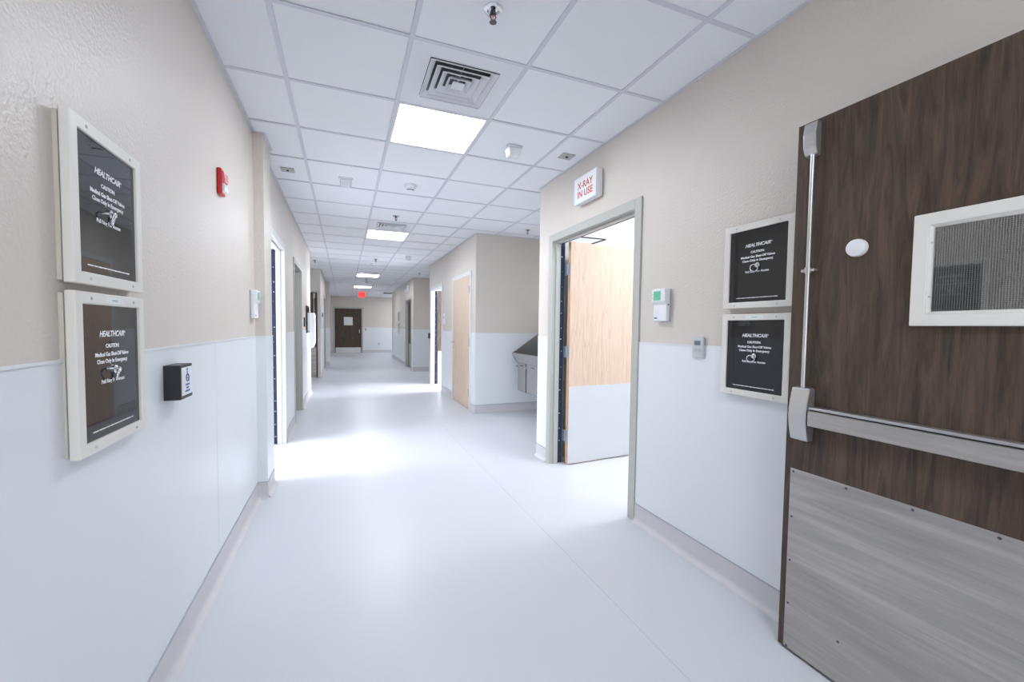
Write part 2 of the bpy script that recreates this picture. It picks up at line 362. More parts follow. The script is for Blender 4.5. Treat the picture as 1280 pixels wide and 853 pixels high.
for j in range(-10, 32):
    ya, yb = j*T, (j+1)*T
    spans = []
    for nm, x0, x1, y0, y1 in rects:
        a, b = max(ya, y0), min(yb, y1)
        if b-a > .02: spans.append([nm, x0, x1, a, b])
    c = spans[0]
    rest = []
    for s in spans[1:]:
        if s[3] <= c[3]+1e-6 and s[4] >= c[4]-1e-6 and s[0] != 'l': c[2] = s[2]
        elif s[3] <= c[3]+1e-6 and s[4] >= c[4]-1e-6: c[1] = s[1]
        else: rest.append(s)
    for s in [c]+rest:
        if s[0] == 'x' or (s[0] == 'c' and s[2] > 5): x1 = 4.9
        else: x1 = s[2]
        for i in range(-3, 9):
            if (i, j) in taken: continue
            a, b = max(i*T, s[1]), min((i+1)*T, x1)
            tile(a+(G if a == i*T else .002), b-(G if b == (i+1)*T else .002), s[3]+G*(s[3] == ya), s[4]-G*(s[4] == yb))
        if j > -10 and s[3] == ya: box('cross_tee', 'grid', ce, s[1], x1, ya-.012, ya+.012, CEIL-.0005, CEIL+.002)
for k in range(1, 5): box('main_runner', 'grid', ce, k*T-.012, k*T+.012, -6, 19, CEIL-.001, CEIL+.030)
for k in (5, 6): box('main_runner', 'grid', ce, k*T-.012, k*T+.012, 1.72, 3.86, CEIL-.001, CEIL+.03)
for k in (5, 6, 7): box('main_runner', 'grid', ce, k*T-.012, k*T+.012, 7.45, 9.95, CEIL-.001, CEIL+.03); box('main_runner', 'grid', ce, k*T-.012, k*T+.012, 15.6, 19, CEIL-.001, CEIL+.03)
box('main_runner', 'grid', ce, -.012, .012, 6.75, 9.2, CEIL-.001, CEIL+.03)
for b in ((XL, XL+.02, -6, 6.75), (XR-.02, XR, -6, 1.72), (XL, .38, 1.41, 1.43), (.36, .38, 1.43, 1.74), (2.745-.02, 2.745, 3.84, 7.45), (2.745, 3.95, 3.84, 3.86), (XR, XR+.02, 1.72, 1.721), (2.74, 2.76, 9.93, 15.6), (2.76, 4.5, 9.93, 9.95), (.35, .37, 9.2, 12.3), (-1.3, .35, 9.18, 9.2), (.30, 6, 18.98, 19)):
    box('wall_angle', 'grid', ce, *b, CEIL-.001, CEIL+.002)
for nm, b in (('x-ray room', (XR+.13, 6.0, -2.0, 1.575)), ('daylit room on the left', (-3.5, XL-.13, 1.13, 3.75)), ('daylit room on the right', (2.875, 6.4, 5.33, 7.32))):
    tag(box('ceiling', 'room_white', None, *b, CEIL, CEIL+.04), 'plain white ceiling of the '+nm, 'ceiling', kind='structure')

# ------------------------------------------------------------------ ceiling fixtures
def panel_light(i, j, label, group=None, m='panel_light'):
    t = tag(empty('ceiling_light', ((i+.5)*T, (j+.5)*T, CEIL)), label, 'light', group); h = T/2-.012
    for b in ((-h, h, -h, -h+.012), (-h, h, h-.012, h), (-h, -h+.012, -h+.012, h-.012), (h-.012, h, -h+.012, h-.012)): box('light_frame', 'white_metal', t, *b, 0, .02)
    box('diffuser', m, t, -h+.012, h-.012, -h+.012, h-.012, .004, .012)
panel_light(2, 1, 'glowing square panel light next to the large square air vent')
panel_light(2, 7, 'second glowing panel light from the X-ray sign, one tile behind a vent')
panel_light(2, 16, 'glowing panel light midway to the exit sign, behind two smoke detectors')
panel_light(2, 22, 'glowing panel light nearest the red exit sign')
panel_light(2, -5, 'glowing panel light behind the dark open door')
for x, y, wh in ((4.1, 8.3, 'over the recess past the bright right doorway'), (3.6, 17.4, 'in the cross corridor'),):  # extra panels out of view, added to brighten the far part
    i, j = math.floor(x/T), math.floor(y/T); hidden_lights.append((i, j)); panel_light(i, j, 'added unseen square panel light '+wh, m='panel_dim' if y < 9 else 'panel_light')
def vent(i, j, label):
    t = tag(empty('air_vent', ((i+.5)*T, (j+.5)*T, CEIL)), label, 'vent', 'square air vents in the ceiling'); h = T/2-.011; q = .192
    mb = MB()
    for b in ((-h, h, -h, -q), (-h, h, q, h), (-h, -q, -q, q), (q, h, -q, q)): mb.box(*b, .001, .006)
    mb.build('face_panel', 'white_metal', t)
    box('duct_box', 'dark_slot', t, -q, q, -q, q, .044, .0445)
    for k, (ro, ri) in enumerate(((.190, .156), (.149, .115), (.108, .074), (.067, .045))):       # flared square cones
        mb = MB(); zo, zi = -.008, .019
        vs = []
        for r, z in ((ro, zo), (ro-.003, zo-.0005), (ro-.004, zo+.006), (ri, zi), (ri-.001, zi+.0015), (ro, zo+.004)):
            vs += [(-r, -r, z), (r, -r, z), (r, r, z), (-r, r, z)]
        fs = []
        for a in range(6):
            for c in range(4):
                fs.append((a*4+c, a*4+(c+1) % 4, ((a+1) % 6)*4+(c+1) % 4, ((a+1) % 6)*4+c))
        mb.add(vs, fs).build('vent_cone', 'white_metal', t)
    mb = MB(); mb.add([(-.036, -.036, -.006), (.036, -.036, -.006), (.036, .036, -.006), (-.036, .036, -.006), (-.024, -.024, .006), (.024, -.024, .006), (.024, .024, .006), (-.024, .024, .006)], [(0, 1, 2, 3), (7, 6, 5, 4), (0, 1, 5, 4), (1, 2, 6, 5), (2, 3, 7, 6), (3, 0, 4, 7)])
    mb.build('centre_plate', 'white_metal', t)
    MB().tube((0, -.15, .022), (0, .15, .022), .004).build('support_bar', 'chrome', t)
vent(2, 0, 'large square ceiling vent with nested louvres beside the first panel light')
vent(2, 6, 'square ceiling vent one tile before the second panel light')
vent(2, 15, 'distant square ceiling vent past the pair of smoke detectors')
t = tag(empty('return_grille', (4.25*T, 26.5*T, CEIL)), 'flat dark slotted grille in the ceiling at the cross corridor', 'vent')
box('grille_frame', 'white_metal', t, -.16, .24, -.29, .29, .008, .02)
for k in range(9): box('slat', 'dark_slot', t, -.14, .22, -.27+k*.062, -.23+k*.062, -.002, .008)
def sprinkler(x, y, label):
    t = tag(empty('fire_sprinkler', (x, y, CEIL)), label, 'sprinkler', 'pendant sprinklers in the ceiling')
    MB().lathe([(.012, .004), (.042, .004), (.042, 0), (.036, -.005), (.026, -.006), (.022, .002)], 24).build('escutcheon', 'chrome', t, smooth=True)
    MB().lathe([(.010, 0), (.012, -.012), (.009, -.020), (.005, -.022)], 12).build('nozzle', 'dark_metal', t, smooth=True)
    mb = MB()
    for s in (-1, 1): mb.tube((s*.009, 0, -.014), (s*.013, 0, -.030), .0028, n=8); mb.tube((s*.013, 0, -.030), (s*.003, 0, -.050), .0028, n=8)
    mb.build('yoke', 'dark_metal', t)
    MB().tube((0, 0, -.02), (0, 0, -.048), .0025, n=8).build('glass_bulb', 'red_clear', t)
    MB().lathe([(.004, -.046), (.016, -.052), (.016, -.0535), (.003, -.056)], 16).build('deflector', 'dark_metal', t, smooth=True)
for i, j, l in ((2.5, -.5, 'chrome pendant sprinkler one tile ahead of the large square vent'), (2.5, 5.5, 'chrome sprinkler in the tile next to the second vent'),
                (2.5, 11.5, 'small chrome sprinkler next to a smoke detector further along'), (5.5, 5.5, 'chrome sprinkler in the alcove ceiling over the scrub sink side'),
                (4.5, 14.5, 'sprinkler over the recess past the bright right doorway'), (.53, 12.63, 'sprinkler over the recess of the dark panic bar door'), (2.5, 17.9, 'tiny sprinkler just past the midway panel light')):
    sprinkler(i*T, j*T, l)
def smoke(x, y, label):
    t = tag(empty('smoke_detector', (x, y, CEIL)), label, 'smoke detector', 'round smoke detectors')
    MB().lathe([(.058, .003), (.062, -.004), (.060, -.014), (.052, -.018)], 28).build('base_ring', 'white_plastic', t, smooth=True)
    MB().lathe([(.050, -.018), (.046, -.034), (.036, -.040)], 28).build('body', 'white_plastic', t, smooth=True)
    MB().lathe([(.034, -.040), (.031, -.048)], 20).build('vent_gap', 'black', t)
    MB().lathe([(.036, -.048), (.032, -.055), (.010, -.058)], 28).build('cap', 'white_plastic', t, smooth=True)
smoke(2.5*T, 3.5*T, 'round smoke detector between two white box sensors'); smoke(2.5*T, 12.6*T, 'distant smoke detector just past a small sprinkler'); smoke(2.6*T, 19.3*T, 'tiny smoke detector between the last two panel lights')
smoke(2.5*T, -1.5*T, 'round smoke detector overhead near the dark open door')
def sensor(x, y, label, rz):
    t = tag(empty('ceiling_strobe', (x, y, CEIL), rz), label, 'strobe', 'white ceiling strobes')
    box('mounting_plate', 'white_plastic', t, -.062, .062, -.052, .052, -.010, .003, bevel=.004)
    mb = MB(); mb.add([(-.054, -.044, -.010), (.054, -.044, -.010), (.054, .044, -.010), (-.054, .044, -.010), (-.043, -.036, -.072), (.043, -.036, -.072), (.043, .036, -.072), (-.043, .036, -.072)],
                      [(3, 2, 1, 0), (4, 5, 6, 7), (0, 1, 5, 4), (1, 2, 6, 5), (2, 3, 7, 6), (3, 0, 4, 7)])
    mb.build('lens', 'clear_lens', t, bevel=.007)
    box('reflector', 'white_metal', t, -.040, -.034, -.045, .045, -.06, -.012)
sensor(3.5*T, 1.55*T, 'white box strobe on the ceiling near the X-ray sign', 0); sensor(1.52*T, 3.6*T, 'white box strobe on the ceiling on the side of the pilaster', math.pi); sensor(3.45*T, 10.4*T, 'faint white ceiling strobe above the maple door end', 0)
def plate(x, y, label):
    t = tag(empty('ceiling_plate', (x, y, CEIL)), label, 'ceiling plate', 'small square metal plates in the ceiling')
    box('plate', 'grey_plate', t, -.055, .055, -.05, .05, -.004, .004, bevel=.002)
    MB().lathe([(.011, -.004), (.011, -.009), (.006, -.011)], 14).build('indicator', 'black', t)
plate(.72*T, 3.52*T, 'small grey metal plate in the edge tile past the pilaster'); plate(4.26*T, 1.52*T, 'small grey metal plate in the edge tile above the X-ray sign')
# ------------------------------------------------------------------ exit sign
t = tag(empty('exit_sign', (1.57, 15.8, CEIL)), 'glowing red exit sign hanging from the ceiling', 'exit sign')
box('canopy', 'white_plastic', t, -.05, .05, -.03, .03, -.02, 0)
box('sign_body', 'exit_red', t, -.135, .135, -.02, .02, -.235, -.02, bevel=.006)
text('EXIT', .105, 'exit_letter', t, (0, -.0215, -.128), bold=.003)

# ------------------------------------------------------------------ doors
def frame(t, w, h, depth, m='frame_grey', proud=.012, back=True):
    # w = clear opening, wall face y = 0, wall goes to +depth
    a = w/2
    for s in (-1, 1):
        mb = MB(); lo, hi = sorted((s*(a-.012), s*(a+FR)))
        mb.box(lo, hi, -proud, -.0005, 0, h+FR)
        lo, hi = sorted((s*(a-.012), s*(a-.0005))); mb.box(lo, hi, -.0005, depth+.0005, 0, h)
        lo, hi = sorted((s*(a-.028), s*(a-.012))); mb.box(lo, hi, .03, .075, 0, h-.028)
        mb.build('door_jamb', m, t, bevel=.002)
    mb = MB(); mb.box(-a+.012, a-.012, -proud, -.0005, h-.012, h+FR); mb.box(-a+.012, a-.012, -.0005, depth, h-.012, h-.0005); mb.box(-a+.012, a-.012, .03, .075, h-.028, h-.012)
    mb.build('frame_head', m, t, bevel=.002)
def seal(t, x, y, h, s):
    lo, hi = sorted((x, x+s*.003)); o = box('smoke_seal', 'navy_seal', t, lo, hi, y-.023, y+.023, .004, h)
    mb = MB(); k = .08
    while k < h-.05: mb.box(*sorted((x+s*.003, x+s*.0045)), y-.006+random.uniform(-.012, .012), y+.001, k, k+.010); k += random.uniform(.10, .16)
    mb.build('seal_clip', 'seal_dot', o)
def hinge(t, x, y, z, m='chrome'):
    mb = MB(); mb.tube((x, y, z-.057), (x, y, z+.057), .008, n=12); mb.box(x-.020, x+.028, y-.0015, y+.0015, z-.055, z+.055)
    return mb.build('hinge', m, t)
def lever(t, x, y, z, s):
    mb = MB(); mb.lathe([(.027, 0), (.027, .006), (.012, .010), (.011, .045)], 18, (x, y, z), 'y'); o = mb.build('lever_rose', 'chrome', t, smooth=True)
    MB().tube((x, y-.043, z), (x+s*.105, y-.047, z), .0085, .007, 12).build('lever', 'chrome', o, smooth=True)
    MB().lathe([(.014, 0), (.014, .007), (.006, .009)], 14, (x, y, z-.095), 'y').build('lock_cylinder', 'chrome', o, smooth=True)
def plain_leaf(t, x0, x1, y0, y1, h, m, edge=None):
    o = box('door_leaf', m, t, x0, x1, y0, y1, .008, h, bevel=.0015); return o
def open_leaf(t, w, h, depth, side, ang, wood, kick, m_hinge='hinge_steel', hz=(.275, 1.085, 1.87), gap=.03):
    # hinged on jamb 'side' (-1 = left as seen), swinging into the room (+y); pivot on the room face, leaf local y = -thickness .. 0
    lw = w-.03-gap; s = -side
    lf = MB().box(*sorted((0, s*lw)), -.044, 0, .008, h-.014).build('door_leaf', wood, t, bevel=.0015)
    lf.location = (side*(w/2-.012-gap), depth+.006, 0)
    lf.rotation_euler = (0, 0, s*R(ang))
    box('leaf_edge', 'edge_wood', lf, *sorted((-s*.0008, s*.0004)), -.042, -.002, .009, h-.015)
    if kick: box('kick_plate', kick, lf, *sorted((s*.004, s*(lw-.03))), -.0455, -.044, .014, .755)
    for z in hz:
        mb = MB(); mb.tube((-s*.004, .004, z-.057), (-s*.004, .004, z+.057), .0075, n=12)
        mb.box(*sorted((-s*.0035, -s*.0008)), -.036, .0, z-.055, z+.055); hg = mb.build('hinge', m_hinge, lf)
        mb = MB(); mb.box(*sorted((-s*.003, -s*.006)), .004, gap, z-.055, z+.055); mb.build('hinge_strap', m_hinge, hg)
    return lf

# x-ray doorway with open maple door
t = on_wall('door_1', 'right', XR, (P0+P1)/2, 0, 'wide maple door with steel kick plate standing open under the X-ray sign', 'door', kind='structure')
wP = P1-P0; frame(t, wP, OH, .13)
lf = open_leaf(t, wP, OH, .13, -1, 94, 'light_wood', 'steel_lit', gap=.05)
seal(t, -wP/2+.012, .100, OH-.012, 1)
box('smoke_seal', 'navy_seal', t, -wP/2+.03, wP/2-.02, .078, .118, OH-.016, OH-.012)
cl = MB().box(.10, .36, .002, .056, OH-.11, OH-.05).build('door_closer', 'steel_plain', lf, bevel=.006)
MB().tube((.004, .03, 2.19), (.46, .03, 2.20), .006, n=8).tube((.46, .03, 2.20), (.25, .03, 2.125), .007, n=8).tube((.25, .03, 2.07), (.25, .03, 2.13), .010, n=8).build('closer_arm', 'black', cl)
box('latch_plate', 'steel_plain', lf, -.0018, -.0007, -.034, -.012, 1.68, 1.80)

# left open doorway
t = on_wall('door_2', 'left', XL, (A0+A1)/2, 0, 'open door in pale frame directly past the near pilaster', 'door', kind='structure')
wA = A1-A0; frame(t, wA, OH, .13, 'frame_white')
open_leaf(t, wA, OH, .13, 1, 92, 'light_wood', 'steel_lit'); seal(t, wA/2-.012, .100, OH-.012, -1)
# left closed grey door
t = on_wall('door_3', 'left', XL, (B0+B1)/2, 0, 'closed taupe door with lever between bright left doorway and black wall panel', 'door', kind='structure')
wB = B1-B0; frame(t, wB, OH, .13, 'frame_grey'); plain_leaf(t, -wB/2+.014, wB/2-.014, .09, .128, OH-.016, 'taupe_leaf'); lever(t, -wB/2+.09, .09, 1.02, 1)
# maple closet door
t = on_wall('door_4', 'right', 2.745, (C0+C1)/2, 0, 'closed narrow maple door with lever beside the tan end wall', 'door', kind='structure')
wC = C1-C0; frame(t, wC, OH, .13, 'frame_white', proud=.010)
lf = plain_leaf(t, -wC/2+.014, wC/2-.014, -.008, .034, OH-.016, 'light_wood'); lever(lf, -wC/2+.075, -.008, 1.035, -1)
for z in (.27, 1.07, 1.90): hinge(lf, wC/2-.020, -.014, z, 'grey_plate')
# right open doorway
t = on_wall('door_5', 'right', 2.745, (D0+D1)/2, 0, 'open door with white kick plate in the bright doorway beyond the maple door', 'door', kind='structure')
wD = D1-D0; frame(t, wD, OH, .13, 'frame_white'); lf = open_leaf(t, wD, OH, .13, -1, 91, 'dark_wood', 'white_metal'); seal(t, -wD/2+.012, .100, OH-.012, 1)
# far right door
t = on_wall('door_6', 'right', 2.76, (E0+E1)/2, 0, 'dark door in brown-grey frame under the small white sign box', 'door', kind='structure')
wE = E1-E0; frame(t, wE, OH, .13, 'frame_grey'); lf = plain_leaf(t, -wE/2+.014, wE/2-.014, .085, .128, OH-.016, 'dark_wood'); box('kick_plate', 'steel_plain', lf, -wE/2+.05, wE/2-.05, .083, .085, .02, .76); lever(lf, -wE/2+.09, .085, 1.02, 1)
# left far doors
t = on_wall('door_7', 'left', .35, 11.45, 0, 'grey door frame just past the pale blue notice board', 'door', kind='structure')
frame(t, .94, OH, .13, 'frame_grey'); lf = plain_leaf(t, -.456, .456, .085, .128, OH-.016, 'dark_wood'); lever(lf, -.38, .085, 1.02, 1)
t = on_wall('door_8', 'left', .30, 17.7, 0, 'grey framed side door right next to the end wall', 'door', kind='structure')
frame(t, 1.0, OH, .13, 'frame_grey'); lf = plain_leaf(t, -.486, .486, .085, .128, OH-.016, 'dark_wood'); lever(lf, -.41, .085, 1.02, 1)
# far end door
t = on_wall('door_9', 'far', 1.08, 19, 0, 'dark wooden door with small square window at the end of the corridor', 'door', kind='structure')
frame(t, 1.224, OH, .13, 'frame_grey')
lf = MB().box(-.598, .598, .02, .064, .008, OH-.016).build('door_leaf', 'dark_wood', t)
box('kick_plate', 'steel_plain', lf, -.57, .57, .017, .02, .012, .26)
for b in ((-.2, .2, 1.32, 1.35), (-.2, .2, 1.69, 1.72), (-.2, -.17, 1.35, 1.69), (.17, .2, 1.35, 1.69)): box('window_frame', 'cream', lf, b[0], b[1], .008, .02, b[2], b[3])
box('window_pane', 'sign_white', lf, -.17, .17, .014, .0195, 1.35, 1.69); box('pull_handle', 'steel_plain', lf, .485, .52, .002, .0195, .96, 1.12, bevel=.004)  # pane in opaque white, the brightness of the glass put into the colour

# dark doors with exit hardware
def dark_door(t, w, h, s, full=True):
    # local: x = 0 at the free edge, leaf spans to s*w; face at y = 0, thickness to +y
    X = lambda a, b: sorted((s*a, s*b))
    lf = MB().box(*X(0, w), 0, .045, .010, h).build('door_leaf', 'dark_wood', t, bevel=.001)
    box('edge_band', 'black', lf, *X(-.0008, .0006), .002, .043, .012, h-.002)
    kp = box('kick_plate', 'steel', t, *X(.024, w-.03), -.0014, 0, .014, .757)
    if full:
        def screw(x, z): MB().lathe([(.0045, 0), (.0045, .0008), (.003, .0014)], 10, (s*x, -.0014, z), 'y').build('screw', 'dark_metal', kp)
        for k in range(7): screw(.036+k*.187, .745)
        for k in range(4): screw(.036, .56-k*.18)
        screw(.22, .17)
    # top latch, rod, guide
    MB().prism([(0, 2.106), (-.030, 2.104), (-.038, 2.06), (-.034, 2.01), (-.024, 1.984), (0, 1.978)], *X(.041, .087), 'x').build('top_latch', 'steel_plain', t, bevel=.004)
    MB().tube((s*.069, -.018, 1.08), (s*.069, -.018, 1.99), .0075, n=16).build('vertical_rod', 'steel_plain', t, smooth=True)
    g = box('rod_guide', 'steel_plain', t, *X(.044, .094), -.022, 0, 1.540, 1.550, bevel=.002)
    MB().tube((s*.069, -.018, 1.534), (s*.069, -.018, 1.556), .0115, n=14).build('guide_collar', 'steel_plain', g)
    # head case of the panic bar: bowed front
    p = [(0, 1.092), (-.034, 1.090)] + [(-.034-.018*math.sin(math.pi*k/8), 1.090-k*.205/8) for k in range(1, 8)] + [(-.034, .885), (0, .884)]
    MB().prism(p, *X(.038, .104), 'x').build('head_case', 'steel_plain', t, bevel=.004)
    pb = MB().box(*X(.104, w-.10), -.036, -.0, .958, 1.022).build('bar_housing', 'steel_plain', t, bevel=.003)
    box('push_pad', 'steel', pb, *X(.109, w-.16), -.050, -.036, .950, 1.008, bevel=.004)
    box('pad_gap', 'black', pb, *X(.108, w-.16), -.0375, -.0355, 1.0045, 1.012)
    return lf
t = on_wall('door_10', 'right', 2.598, -.928, 0, 'large dark wooden door with steel panic bar folded open against the wall', 'door', kind='structure')
lf = dark_door(t, 1.22, 2.12, 1)
y0, y1, z0, z1 = .382, .835, 1.331, 1.676
wf = MB().ring(y0, y1, z0, z1, .038, .038, -.020, 0, .003).build('window_frame', 'cream', t, bevel=.004)
MB().ring(y0+.038, y1-.038, z0+.038, z1-.038, .012, .008, -.015, -.0002, .006).build('glazing_bead', 'cream', wf)
pane = MB().box(-.176, .176, -.0012, .0012, z0+.046, z1-.046).build('window_pane', 'wired_glass', wf)
pane.location = ((y0+y1)/2, -.0072, 0); pane.rotation_euler = (0, 0, .028)
box('pane_backing', 'grey_plate', wf, y0+.05, y1-.05, -.0009, -.0003, z0+.046, z1-.046)  # sheet added on the solid leaf, its grey lifts the pane's brightness
for q in ((y0+.044, z1-.09), (y0+.044, z0+.09)): MB().lathe([(.003, 0), (.003, .001)], 8, (q[0], -.013, q[1]), 'y').build('screw', 'grey_plate', wf)
MB().lathe([(.030, 0), (.031, .012), (.029, .020), (.022, .023), (.008, .024)], 32, (.225, 0, 1.605), 'y').build('door_bumper', 'white_plastic', t, smooth=True)
for z in (.25, 1.1, 1.9): hinge(t, 1.225, -.006, z, 'steel_plain')
fr_ = MB().box(1.24, 1.35, -.05, .155, 0, 2.17).build('door_jamb', 'frame_grey', t)
t = on_wall('door_11', 'far', .272, 9.205, 0, 'dark wooden door with panic bar and steel kick plate facing down the left recess', 'door', kind='structure')
dark_door(t, 1.19, 2.12, -1, full=False)

# ------------------------------------------------------------------ medical gas valve boxes
LINES = [('HEALTHCAIR', .0215, .096, .28, .0006), ('CAUTION:', .0145, .064, 0, .0004), ('Medical Gas Shut-Off Valves', .0150, .042, 0, .0004), ('Close Only In Emergency', .0150, .024, 0, .0004), ('Pull Ring For Access', .0145, -.029, 0, .0003)]
def valve_box(side, x, y, z0, h, label, group, w=.35, sticker=False, lines=True):
    t = on_wall('gas_valve_box', side, x, y, z0, label, 'valve box', group); a = w/2; f = .030; D = .034
    box('back_box', 'cream_back', t, -a+.006, a-.006, -.009, 0, .006, h-.006)
    box('side_gap', 'grey_plate', t, -a+.010, a-.010, -.0135, -.009, .010, h-.010)
    fo = MB().ring(-a, a, 0, h, f, f, -D, -.0135).build('front_frame', 'cream', t, bevel=.0025)
    gl = box('window_pane', 'black_glass', t, -a+f, a-f, -.027, -.0145, f, h-f)
    for q in ((-a*.62, h-f*.5), (a*.62, h-f*.5), (-a*.62, f*.5), (a*.62, f*.5)): MB().lathe([(.0042, 0), (.0042, .001), (.002, .0016)], 10, (q[0], -D, q[1]), 'y').build('screw', 'grey_plate', fo)
    if sticker: box('label_strip', 'sign_white', fo, -.045, .045, -D-.0006, -D, h-f*.82, h-f*.25); box('label_strip', 'grey_plate', fo, -.012, .016, -D-.0009, -D-.0006, h-f*.6, h-f*.45)
    zc = h/2
    if lines:
        for body, size, dz, sh, bo in LINES: text(body, size, 'letter', gl, (0, -.0273, zc+dz), shear=sh, bold=bo)
        MB().torus((.0685, -.0272, zc+.101), .0026, .0005, 'y', 14, 5).build('registered_mark', 'letter', gl)
        mb = MB(); q = -.105
        while q < .10:
            l = random.uniform(.012, .03); mb.box(q, min(q+l, .105), -.0275, -.0270, f+.0185, f+.0215); q += l+.003
        mb.build('fine_print', 'letter', gl)
    MB().lathe([(.012, 0), (.012, .005), (.007, .008), (.007, .014)], 16, (.004, -.027, zc-.001), 'y').build('pull_knob', 'chrome', gl, smooth=True)
    r = MB().torus((0, 0, 0), .0165, .0026).build('pull_ring', 'chrome', gl, smooth=True); r.location = (-.006, -.039, zc-.014); r.rotation_euler = (R(14), R(0), R(18))
    return t
gL, gR = 'gas valve boxes on the wall of the alarm strobe', 'gas valve boxes beside the dark open door'
valve_box('left', XL, -.642, 1.405, .397, 'upper black-glass gas valve box on the wall with the red alarm strobe', gL)
valve_box('left', XL, -.642, .985, .402, 'lower black-glass gas valve box nearest the black push switch', gL, sticker=True)
valve_box('right', XR, -.672, 1.418, .405, 'upper black-glass gas valve box next to the dark open door', gR)
valve_box('right', XR, -.672, .990, .400, 'lower black-glass gas valve box next to the panic bar head', gR, sticker=True)
for z in (1.455, 1.05): valve_box('right', 2.76, 13.2, z, .385, ('upper' if z > 1.2 else 'lower') + ' distant gas valve box past the far dark door', 'distant gas valve boxes', lines=False)

# ------------------------------------------------------------------ wall devices
def push_switch(side, x, y, z, label):
    t = on_wall('push_switch', side, x, y, z, label, 'switch', 'black push switches'); 
    box('housing', 'black', t, -.062, .062, -.056, 0, -.064, .064, bevel=.003)
    p = box('face_plate', 'sign_white', t, -.054, .054, -.058, -.056, -.050, .054)
    mk = MB()
    mk.torus((0, -.0585, .014), .0135, .0022, 'y', 20, 6); mk.box(-.004, .003, -.0592, -.058, .022, .040); mk.lathe([(.005, 0), (.005, .0012)], 10, (-.001, -.058, .046), 'y'); mk.box(.0, .018, -.0592, -.058, .010, .014); mk.box(.014, .018, -.0592, -.058, -.002, .012)
    mk.build('wheelchair_mark', 'blue_mark', p)
    for q, wd in ((-.012, .020), (-.024, .012), (-.036, .024)): box('print_line', 'blue_mark', p, -wd, wd, -.0588, -.058, q-.0035, q+.0035)
push_switch('left', XL, -.183, 1.094, 'black box push switch with white face plate on the wainscot')
push_switch('right', 2.745, 7.375, 1.10, 'distant black push switch past the bright right doorway')
def thermostat(side, x, y, z, label):
    t = on_wall('thermostat', side, x, y, z, label, 'thermostat', 'white wall thermostats')
    box('back_plate', 'grey_plate', t, -.056, .056, -.006, 0, -.098, .098, bevel=.002)
    o = MB().prism([(-.006, -.1), (-.034, -.1), (-.034, .004), (-.048, .018), (-.048, .1), (-.006, .1)], -.058, .058, 'x').build('cover', 'white_plastic', t, bevel=.007)
    box('screen', 'lcd_green', o, -.038, .022, -.0492, -.048, .028, .084)
    for z_ in (.045, .065): box('button', 'grey_plastic', o, -.051, -.043, -.0495, -.048, z_-.004, z_+.004)
    box('maker_mark', 'blue_mark', o, -.046, -.018, -.0348, -.034, -.084, -.075)
    box('side_catch', 'black', o, .0575, .059, -.024, -.016, -.004, .004)
thermostat('right', XR, -.042, 1.460, 'white thermostat with green screen beside the X-ray doorway'); thermostat('left', XL, 1.308, 1.455, 'white thermostat beside the near pilaster')
t = on_wall('room_controller', 'right', XR, -.328, 1.212, 'small grey controller with dark display on the wainscot edge', 'controller')
box('back_plate', 'black', t, -.034, .034, -.004, 0, -.056, .056)
o = box('cover', 'grey_plastic', t, -.036, .036, -.018, -.004, -.058, .058, bevel=.003); box('screen', 'lcd_dark', o, -.022, .020, -.0188, -.018, .014, .038)
for q in (-.016, .014): MB().lathe([(.010, 0), (.010, .002)], 14, (q, -.018, -.014), 'y').build('button', 'grey_plate', o)
t = on_wall('fire_alarm_strobe', 'left', XL, .535, 2.065, 'red fire alarm strobe with clear lens high on the wall', 'fire alarm')
box('red_body', 'red', t, -.040, .040, -.022, 0, -.072, .062, bevel=.006)
MB().prism([(-.022, .05), (-.034, .04), (-.038, -.005), (-.022, -.01)], -.033, .033, 'x').build('speaker_cover', 'red_clear', t, bevel=.003)
MB().prism([(-.022, -.012), (-.036, -.018), (-.036, -.048), (-.022, -.06)], -.030, .030, 'x').build('strobe_lens', 'clear_lens', t, bevel=.003)
# x-ray sign
t = on_wall('xray_sign', 'right', XR, .795, 2.427, 'white light-box sign reading X-RAY IN USE above the open doorway', 'sign')
box('back_plate', 'grey_plate', t, -.150, .150, -.006, 0, -.095, .095)
b = box('sign_box', 'sign_white', t, -.160, .160, -.062, -.006, -.103, .103, bevel=.004)
mb = MB()
for q in ((-.16, .16, -.103, -.095), (-.16, .16, .095, .103), (-.16, -.152, -.095, .095), (.152, .16, -.095, .095)): mb.box(q[0], q[1], -.0645, -.062, q[2], q[3])
mb.build('face_trim', 'white_metal', b)
text('X-RAY', .074, 'red_letter', b, (0, -.0625, .030), bold=.0012); text('IN USE', .074, 'red_letter', b, (0, -.0625, -.038), bold=.0012)
t = on_wall('sign_box', 'right', 2.76, 11.0, 2.47, 'small white light-box sign above the far dark door', 'sign')
b = box('sign_box', 'sign_white', t, -.16, .16, -.062, 0, -.10, .10, bevel=.004); box('sign_face', 'clear_lens', b, -.14, .14, -.064, -.062, -.08, .08)
# switch plate by the bright doorway
t = on_wall('wall_notice', 'right', 2.745, 5.93, 1.47, 'small white plate between maple door and bright doorway', 'wall plate')
o = box('plate', 'sign_white', t, -.06, .06, -.012, 0, -.10, .10, bevel=.003); box('print_line', 'grey_plate', o, -.035, .035, -.0127, -.012, .0, .05)
t = on_wall('wall_plate', 'right', 2.76, 11.9, 1.45, 'pale wall plate beside the far dark door', 'wall plate'); box('plate', 'sign_white', t, -.06, .06, -.01, 0, -.16, .16, bevel=.003); box('slot', 'grey_plate', t, -.03, .03, -.011, -.01, -.02, .05)
